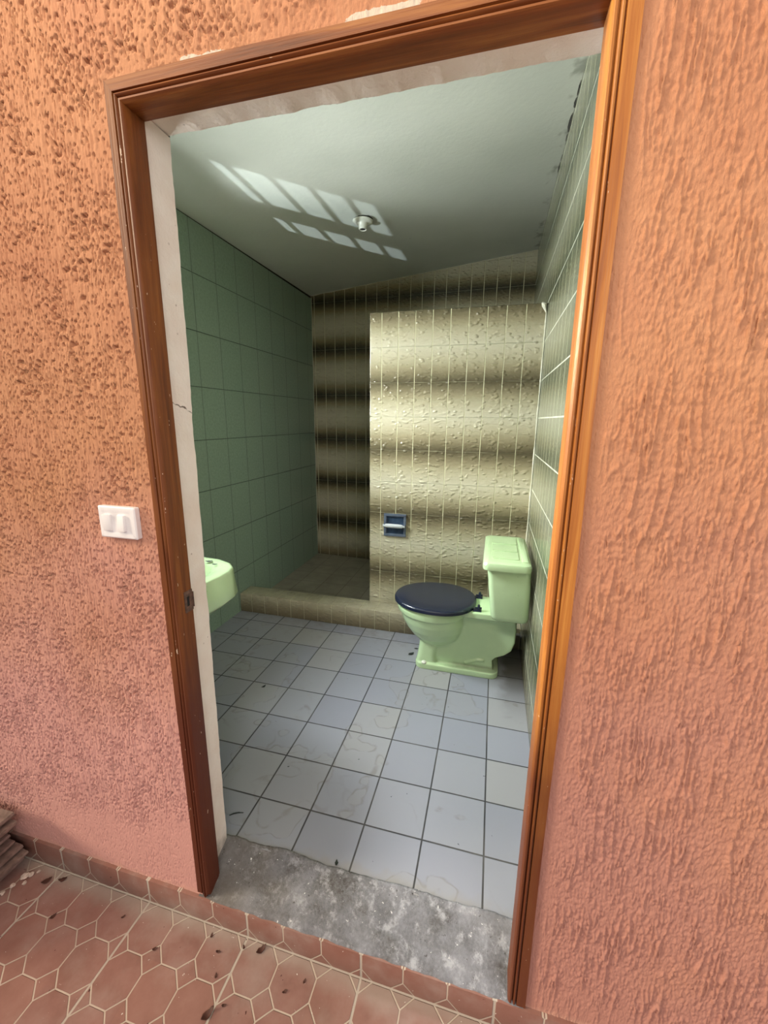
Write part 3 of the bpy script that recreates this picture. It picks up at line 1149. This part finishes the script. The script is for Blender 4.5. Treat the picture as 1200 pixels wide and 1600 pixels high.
# ---- water valve behind the toilet
v = tag(empty('water_valve', (XR, 1.60, 0.16)), 'tarnished water valve on the right wall behind the toilet', 'valve')
bm = bmesh.new()
bm_lathe(bm, [(0.022, 0.0), (0.022, -0.004), (0.009, -0.008), (0.009, -0.045), (0.013, -0.047), (0.013, -0.062)], 14, axis='x')
from_bm('valve_body', bm, MAT['chrome'], v, smooth=True, auto=40)
bm = bmesh.new()
bm_lathe(bm, [(0.019, -0.062), (0.021, -0.066), (0.019, -0.072), (0.006, -0.073)], 6, axis='x')
from_bm('valve_handle', bm, MAT['chrome'], v)

# ---- wash basin on the inner face of the front wall
BX, BZ = -0.42, 0.85
basin = tag(empty('washbasin', (BX, YI, BZ)), 'pale green washbasin fixed left of the doorway, littered with dark scraps', 'washbasin')
B0 = Vector((BX, YI, BZ))


def basin_outline(z, ins, sx=1.0):
    half = [(-0.205, 0.1405), (-0.172, 0.30), (-0.166, 0.373), (-0.158, 0.433), (-0.160, 0.489), (-0.176, 0.534), (-0.214, 0.572), (-0.283, 0.600), (-0.353, 0.606), (-0.42, 0.608)]
    pts = half + [(2 * BX - x, y) for x, y in half[-2::-1]]
    out = []
    for x, y in pts:
        fx = (x - BX) * (1 - ins / 0.26)
        fy = 0.1405 + (y - 0.1405) * (1 - ins / 0.46)
        out.append(Vector((BX + fx * sx, fy, z)) - B0)
    return out


def make_basin():
    bm = bmesh.new()
    lv = [(0.655, 0.16), (0.675, 0.10), (0.705, 0.040), (0.728, 0.008), (0.745, -0.008), (0.80, -0.002), (0.838, 0.0), (0.847, 0.002), (0.850, 0.008)]
    rings = [basin_outline(z, i) for z, i in lv]
    n = len(rings[0])
    rs = bm_loft(bm, rings, cap=False)
    bm.faces.new(rs[0][::-1])
    # hollow of the basin
    cx, cy = BX, 0.400
    bow = []
    outer = rings[-1]
    for (f, z) in ((0.90, 0.850), (0.80, 0.846), (0.75, 0.838), (0.70, 0.80), (0.58, 0.765), (0.35, 0.745), (0.09, 0.738)):
        ring = []
        for p in outer:
            q = Vector(p) + B0
            qx, qy = q.x - cx, q.y - cy
            fy = f if qy > 0 else f * 0.62
            ring.append(Vector((cx + qx * f, cy + qy * fy, z)) - B0)
        bow.append([bm.verts.new(p) for p in ring])
    prev = rs[-1]
    for r in bow:
        for i in range(n):
            bm.faces.new((prev[i], prev[(i + 1) % n], r[(i + 1) % n], r[i]))
        prev = r
    bm.faces.new(prev)
    from_bm('bowl', bm, MAT['ware'], basin, smooth=True, auto=60)
    bm = bmesh.new()
    bm_lathe(bm, [(0.021, 0.0), (0.021, 0.003), (0.014, 0.004), (0.012, 0.001)], 18, Vector((cx, cy, 0.737)) - B0)
    from_bm('drain', bm, MAT['chrome'], basin, smooth=True, auto=40)
    bm = bmesh.new()
    bm_lathe(bm, [(0.026, 0.0), (0.024, 0.008), (0.012, 0.014), (0.011, 0.07), (0.014, 0.075), (0.010, 0.085)], 16, Vector((cx, 0.20, 0.848)) - B0)
    bm_tube(bm, [Vector(p) - B0 for p in ((cx, 0.205, 0.905), (cx, 0.25, 0.918), (cx, 0.30, 0.910), (cx, 0.315, 0.893))], 0.009, 10)
    from_bm('tap', bm, MAT['chrome'], basin, smooth=True, auto=50)
    bm = bmesh.new()
    bm_tube(bm, [Vector(p) - B0 for p in ((cx, 0.40, 0.665), (cx, 0.40, 0.50), (cx, 0.38, 0.46), (cx, 0.30, 0.44), (cx, 0.142, 0.44))], 0.018, 12)
    from_bm('waste_pipe', bm, MAT['chrome'], basin, smooth=True, auto=50)


make_basin()


def scrap(name, loc_, size, rz, mat, label, cat, group, seed, flat=0.25):
    """small curled flake: an irregular lens-shaped blade"""
    r = random.Random(seed)
    bm = bmesh.new()
    n = 9
    rings = []
    for i in range(n):
        t = i / (n - 1)
        wd = size * 0.28 * math.sin(math.pi * (0.06 + 0.9 * t)) * r.uniform(0.7, 1.2)
        x = (t - 0.5) * size
        zc_ = size * flat * (2 * t - 1) ** 2 + 0.0008
        ring = []
        for k in range(8):
            a = k * math.tau / 8
            ring.append((x, wd * math.cos(a), zc_ + 0.0007 * math.sin(a) + abs(math.cos(a)) * wd * 0.25))
        rings.append(ring)
    bm_loft(bm, rings)
    o = from_bm(name, bm, mat, None, smooth=True)
    o.location = loc_
    o.rotation_euler = (0, 0, rz)
    tag(o, label, cat, group)
    return o


for i, (x, y, sz, rz, lb) in enumerate((
        (-0.300, 0.553, 0.030, 0.3, 'larger dark scrap on the far rim of the washbasin'),
        (-0.257, 0.530, 0.022, 0.1, 'smaller dark scrap nearer the end of the washbasin rim'))):
    scrap('debris_scrap', (x, y, 0.8505), sz, rz, MAT['leaf_dark'], lb, 'debris', 'dark scraps on the washbasin', 60 + i, 0.12)

# ---- paper holder set into the partition
holder = tag(empty('toilet_paper_holder', (0.191, YP, 0.748)), 'recessed grey blue ceramic toilet paper holder in the pale partition', 'toilet paper holder')
H0 = Vector((0.191, YP, 0.748))
hx0, hx1, hz0, hz1 = 0.118, 0.265, 0.673, 0.823
bm = bmesh.new()
for lo, hi in (((hx0, -0.014, hz0), (hx1, 0.002, hz0 + 0.017)), ((hx0, -0.014, hz1 - 0.017), (hx1, 0.002, hz1)),
               ((hx0, -0.014, hz0 + 0.0165), (hx0 + 0.017, 0.002, hz1 - 0.0165)), ((hx1 - 0.017, -0.014, hz0 + 0.0165), (hx1, 0.002, hz1 - 0.0165))):
    bm_box(bm, Vector((lo[0], lo[1] + YP, lo[2])) - H0, Vector((hi[0], hi[1] + YP, hi[2])) - H0, 0.003)
from_bm('holder_frame', bm, MAT['blue_ceramic'], holder, smooth=True, auto=40)
# hollow
bm = bmesh.new()
ra = [Vector((x, YP - 0.002, z)) - H0 for x, z in ((hx0 + .015, hz0 + .015), (hx1 - .015, hz0 + .015), (hx1 - .015, hz1 - .015), (hx0 + .015, hz1 - .015))]
lv = [ra]
for dpt, ins in ((-0.0005, 0.004), (-0.001, 0.016)):
    lv.append([Vector((p.x * (1 - ins / 0.06), -0.002 + abs(dpt), p.z * (1 - ins / 0.06))) for p in ra])
rs = [[bm.verts.new(p) for p in r] for r in lv]
for a, b in zip(rs, rs[1:]):
    for i in range(4):
        bm.faces.new((a[i], a[(i + 1) % 4], b[(i + 1) % 4], b[i]))
bm.faces.new(rs[-1])
from_bm('recess', bm, MAT['blue_inside'], holder)
bm = bmesh.new()
bm_lathe(bm, [(0.004, hx0 - 0.004), (0.0085, hx0 - 0.002), (0.0085, hx0 + 0.012), (0.0115, hx0 + 0.014), (0.0135, hx0 + 0.03), (0.0135, hx1 - 0.05), (0.0115, hx1 - 0.022),
               (0.0075, hx1 - 0.020), (0.0075, hx1 - 0.006), (0.004, hx1 - 0.003)], 18, Vector((0, YP - 0.022, 0.745)) - H0, axis='x')
tag(from_bm('roller', bm, MAT['roller'], holder, smooth=True, auto=40), 'pale grey roller')
for xx in (hx0 + 0.006, hx1 - 0.010):
    box('roller_bracket', Vector((xx - 0.007, YP - 0.026, 0.735)) - H0, Vector((xx + 0.007, YP - 0.004, 0.756)) - H0, MAT['blue_ceramic'], holder, 0.003)

# ---- bare lamp holder on the ceiling
lx, ly = -0.065, 1.862
lz = zc(lx, ly)
lampo = tag(empty('lamp_holder', (lx, ly, lz)), 'white porcelain lamp holder without bulb on the ceiling', 'lamp')
bm = bmesh.new()
bm_lathe(bm, [(0.054, -0.0045), (0.061, -0.007), (0.060, -0.012), (0.050, -0.016), (0.034, -0.021), (0.030, -0.026)], 32)
from_bm('lamp_base', bm, MAT['porcelain'], lampo, smooth=True, auto=60)
bm = bmesh.new()
bm_lathe(bm, [(0.034, -0.021), (0.028, -0.030), (0.0235, -0.040), (0.0230, -0.053), (0.0185, -0.053), (0.016, -0.045)], 28)
sock = from_bm('lamp_socket', bm, MAT['porcelain'], lampo, smooth=True, auto=50)
bm = bmesh.new()
bm_lathe(bm, [(0.017, -0.046), (0.017, -0.0505), (0.001, -0.051)], 20)
from_bm('socket_hole', bm, MAT['black'], sock)
bm = bmesh.new()
rr = random.Random(5)
prof = []
ring0, ring1 = [], []
for k in range(30):
    a = k * math.tau / 30
    r0 = 0.056 + 0.006 * rr.random() + (0.010 if 1.9 < a < 2.7 or 0.9 < a < 1.6 else 0.0)
    ring0.append((r0 * math.cos(a), r0 * math.sin(a), 0.003))
    ring1.append((r0 * 0.98 * math.cos(a), r0 * 0.98 * math.sin(a), -0.0045))
bm_loft(bm, [ring0, ring1])
tag(from_bm('ceiling_box', bm, MAT['mortar'], lampo), 'ragged dark hole edge behind the base')

# ---- light switch
sw = tag(empty('light_switch', (-0.103, -0.001, 1.1625)), 'white double rocker light switch on the stucco left of the doorway', 'light switch')
bm = bmesh.new()
lv = [(0.006, 0.0), (-0.006, 0.0), (-0.0085, 0.003), (-0.0092, 0.012), (-0.0085, 0.014)]
rings = []
for y, i in lv:
    rings.append([(x, y, z) for x, z, _ in rrect(-0.056 + i, 0.056 - i, -0.040 + i, 0.040 - i, 0.004, 0)])
bm_loft(bm, rings)
from_bm('plate', bm, MAT['white_plastic'], sw, smooth=True, auto=30)
for k, (cx, tilt) in enumerate(((-0.027, 0.10), (0.016, -0.16))):
    bm = bmesh.new()
    bm_box(bm, (-0.0115, -0.005, -0.0205), (0.0115, 0.004, 0.0205), 0.0015)
    r_ = from_bm('rocker', bm, MAT['white_plastic'], sw, smooth=True, auto=40)
    r_.location = (cx, -0.0095, 0.0)
    r_.rotation_euler = (tilt * 0.4, 0, tilt)
    if k == 1:
        tag(r_, 'rocker standing prouder on its right side')

# ---- stack of clay tiles in the corner of the corridor
rr = random.Random(11)
z = ZH
POS = ['lowest', 'second from the bottom', 'third from the bottom', 'fourth from the bottom', 'fifth from the bottom', 'sixth from the bottom',
       'seventh from the bottom', 'eighth from the bottom', 'second from the top', 'topmost']
offs = [-0.035, -0.006, 0.0, -0.012, -0.030, -0.045, -0.055, -0.022, 0.004, -0.002]
for k in range(10):
    th = [0.020, 0.022, 0.024, 0.020, 0.021, 0.022, 0.024, 0.026, 0.022, 0.028][k]
    bm = bmesh.new()
    n = 8
    rings = []
    L, Wd = 0.30, 0.22
    for i in range(n + 1):
        yy = -L / 2 + L * i / n
        t2 = th * 0.97
        ring = []
        for (xx, zz) in ((-Wd / 2, 0), (Wd / 2 - 0.035, 0), (Wd / 2 - 0.033, t2 * 0.48), (Wd / 2 - 0.002, t2 * 0.5), (Wd / 2, t2 * 0.75), (Wd / 2 - 0.002, t2), (-Wd / 2, t2)):
            ring.append((xx + rr.uniform(-0.002, 0.002), yy, zz))
        rings.append(ring)
    bm_loft(bm, rings)
    o = from_bm('clay_tile', bm, MAT['brick'], None, smooth=True, auto=35)
    o.location = (-0.663 - Wd / 2 + offs[k], -0.022 - L / 2 + rr.uniform(-0.012, 0.008), z)
    o.rotation_euler = (0, 0, rr.uniform(-0.05, 0.05))
    tag(o, f'weathered clay tile, {POS[k]} in the stack at the left edge', 'tile', 'clay tiles stacked by the corridor wall')
    z += th

# crumbs of plaster at the foot of the stack
for k, (x, y, sz) in enumerate(((-0.640, -0.055, 0.024), (-0.625, -0.045, 0.018), (-0.648, -0.085, 0.016), (-0.620, -0.070, 0.014), (-0.655, -0.11, 0.015), (-0.612, -0.03, 0.012))):
    bm = bmesh.new()
    r = bmesh.ops.create_icosphere(bm, subdivisions=2, radius=sz / 2)
    for vv in r['verts']:
        vv.co *= rr.uniform(0.7, 1.15)
        vv.co.z = vv.co.z * 0.6
    zm = min(vv.co.z for vv in bm.verts)
    for vv in bm.verts:
        vv.co.z -= zm
    o = from_bm('plaster_crumb', bm, MAT['crumb'])
    o.location = (x, y, ZH)
    o.rotation_euler = (0, 0, k)
    tag(o, 'pale crumb of plaster on the floor at the foot of the tile stack', 'debris', 'plaster crumbs by the tile stack')

# ---- dry leaf scraps scattered on the corridor floor and one twig in the bathroom
spots = [(-0.557, -0.045, 0.030, 0.9, 'dark leaf scrap on the corridor floor nearest the tile stack'),
         (-0.437, -0.115, 0.020, 1.2, 'dark leaf scrap on the corridor floor at the left, away from the skirting'),
         (-0.510, -0.028, 0.026, 0.5, 'dark leaf scrap close to the skirting on the left'),
         (0.222, -0.022, 0.030, 1.0, 'largest dark leaf scrap, close under the skirting below the doorsill'),
         (0.105, -0.058, 0.014, 0.2, None), (0.062, -0.030, 0.013, 1.8, None), (0.170, -0.030, 0.012, 2.2, None),
         (0.160, -0.176, 0.034, 1.1, 'long dark leaf scrap lying in a floor joint at the bottom edge'),
         (0.190, -0.150, 0.013, 0.4, None), (0.330, -0.085, 0.014, 0.7, None), (0.372, -0.052, 0.012, 1.4, None),
         (0.132, -0.105, 0.013, 2.0, None), (-0.075, -0.100, 0.015, 0.6, None), (-0.230, -0.060, 0.012, 1.0, None)]
for k, (x, y, sz, rz, lb) in enumerate(spots):
    scrap('leaf_scrap', (x, y, ZH), sz, rz, MAT['leaf'], lb or 'tiny dark scrap of dry leaf on the terracotta corridor floor', 'leaf',
          'leaf scraps on the corridor floor' if lb else 'tiny leaf scraps on the corridor floor', 100 + k)
scrap('leaf_scrap', (-0.296, 0.876, ZF), 0.026, 1.1, MAT['leaf_dark'], 'small black leaf scrap in the middle left of the bathroom floor', 'leaf', None, 201)
scrap('leaf_scrap', (0.385, 0.160, ZF), 0.018, 1.8, MAT['leaf_dark'], 'tiny black scrap on the floor tile edge by the doorsill', 'leaf', None, 202)
for k, (x, y, sz, rz, lb) in enumerate((
        (0.383, 1.385, 0.040, 0.9, 'largest of the black scraps on the floor in front of the toilet foot'),
        (0.402, 1.450, 0.026, 0.2, 'black scrap on the floor in front of the toilet foot, nearest the curb'))):
    scrap('debris_scrap', (x, y, ZF), sz, rz, MAT['leaf_dark'], lb, 'debris', 'black scraps in front of the toilet', 80 + k, 0.1)
bm = bmesh.new()
bm_tube(bm, [(-0.022, -0.012, 0.003), (-0.012, -0.002, 0.0025), (0.002, 0.006, 0.0025), (0.020, 0.010, 0.003)], [0.0012, 0.0022, 0.002, 0.001], 8)
o = from_bm('twig', bm, MAT['leaf_dark'], smooth=True)
o.location = (-0.012, 0.222, ZF)
tag(o, 'thin bent black twig on the floor beside the left reveal', 'twig')
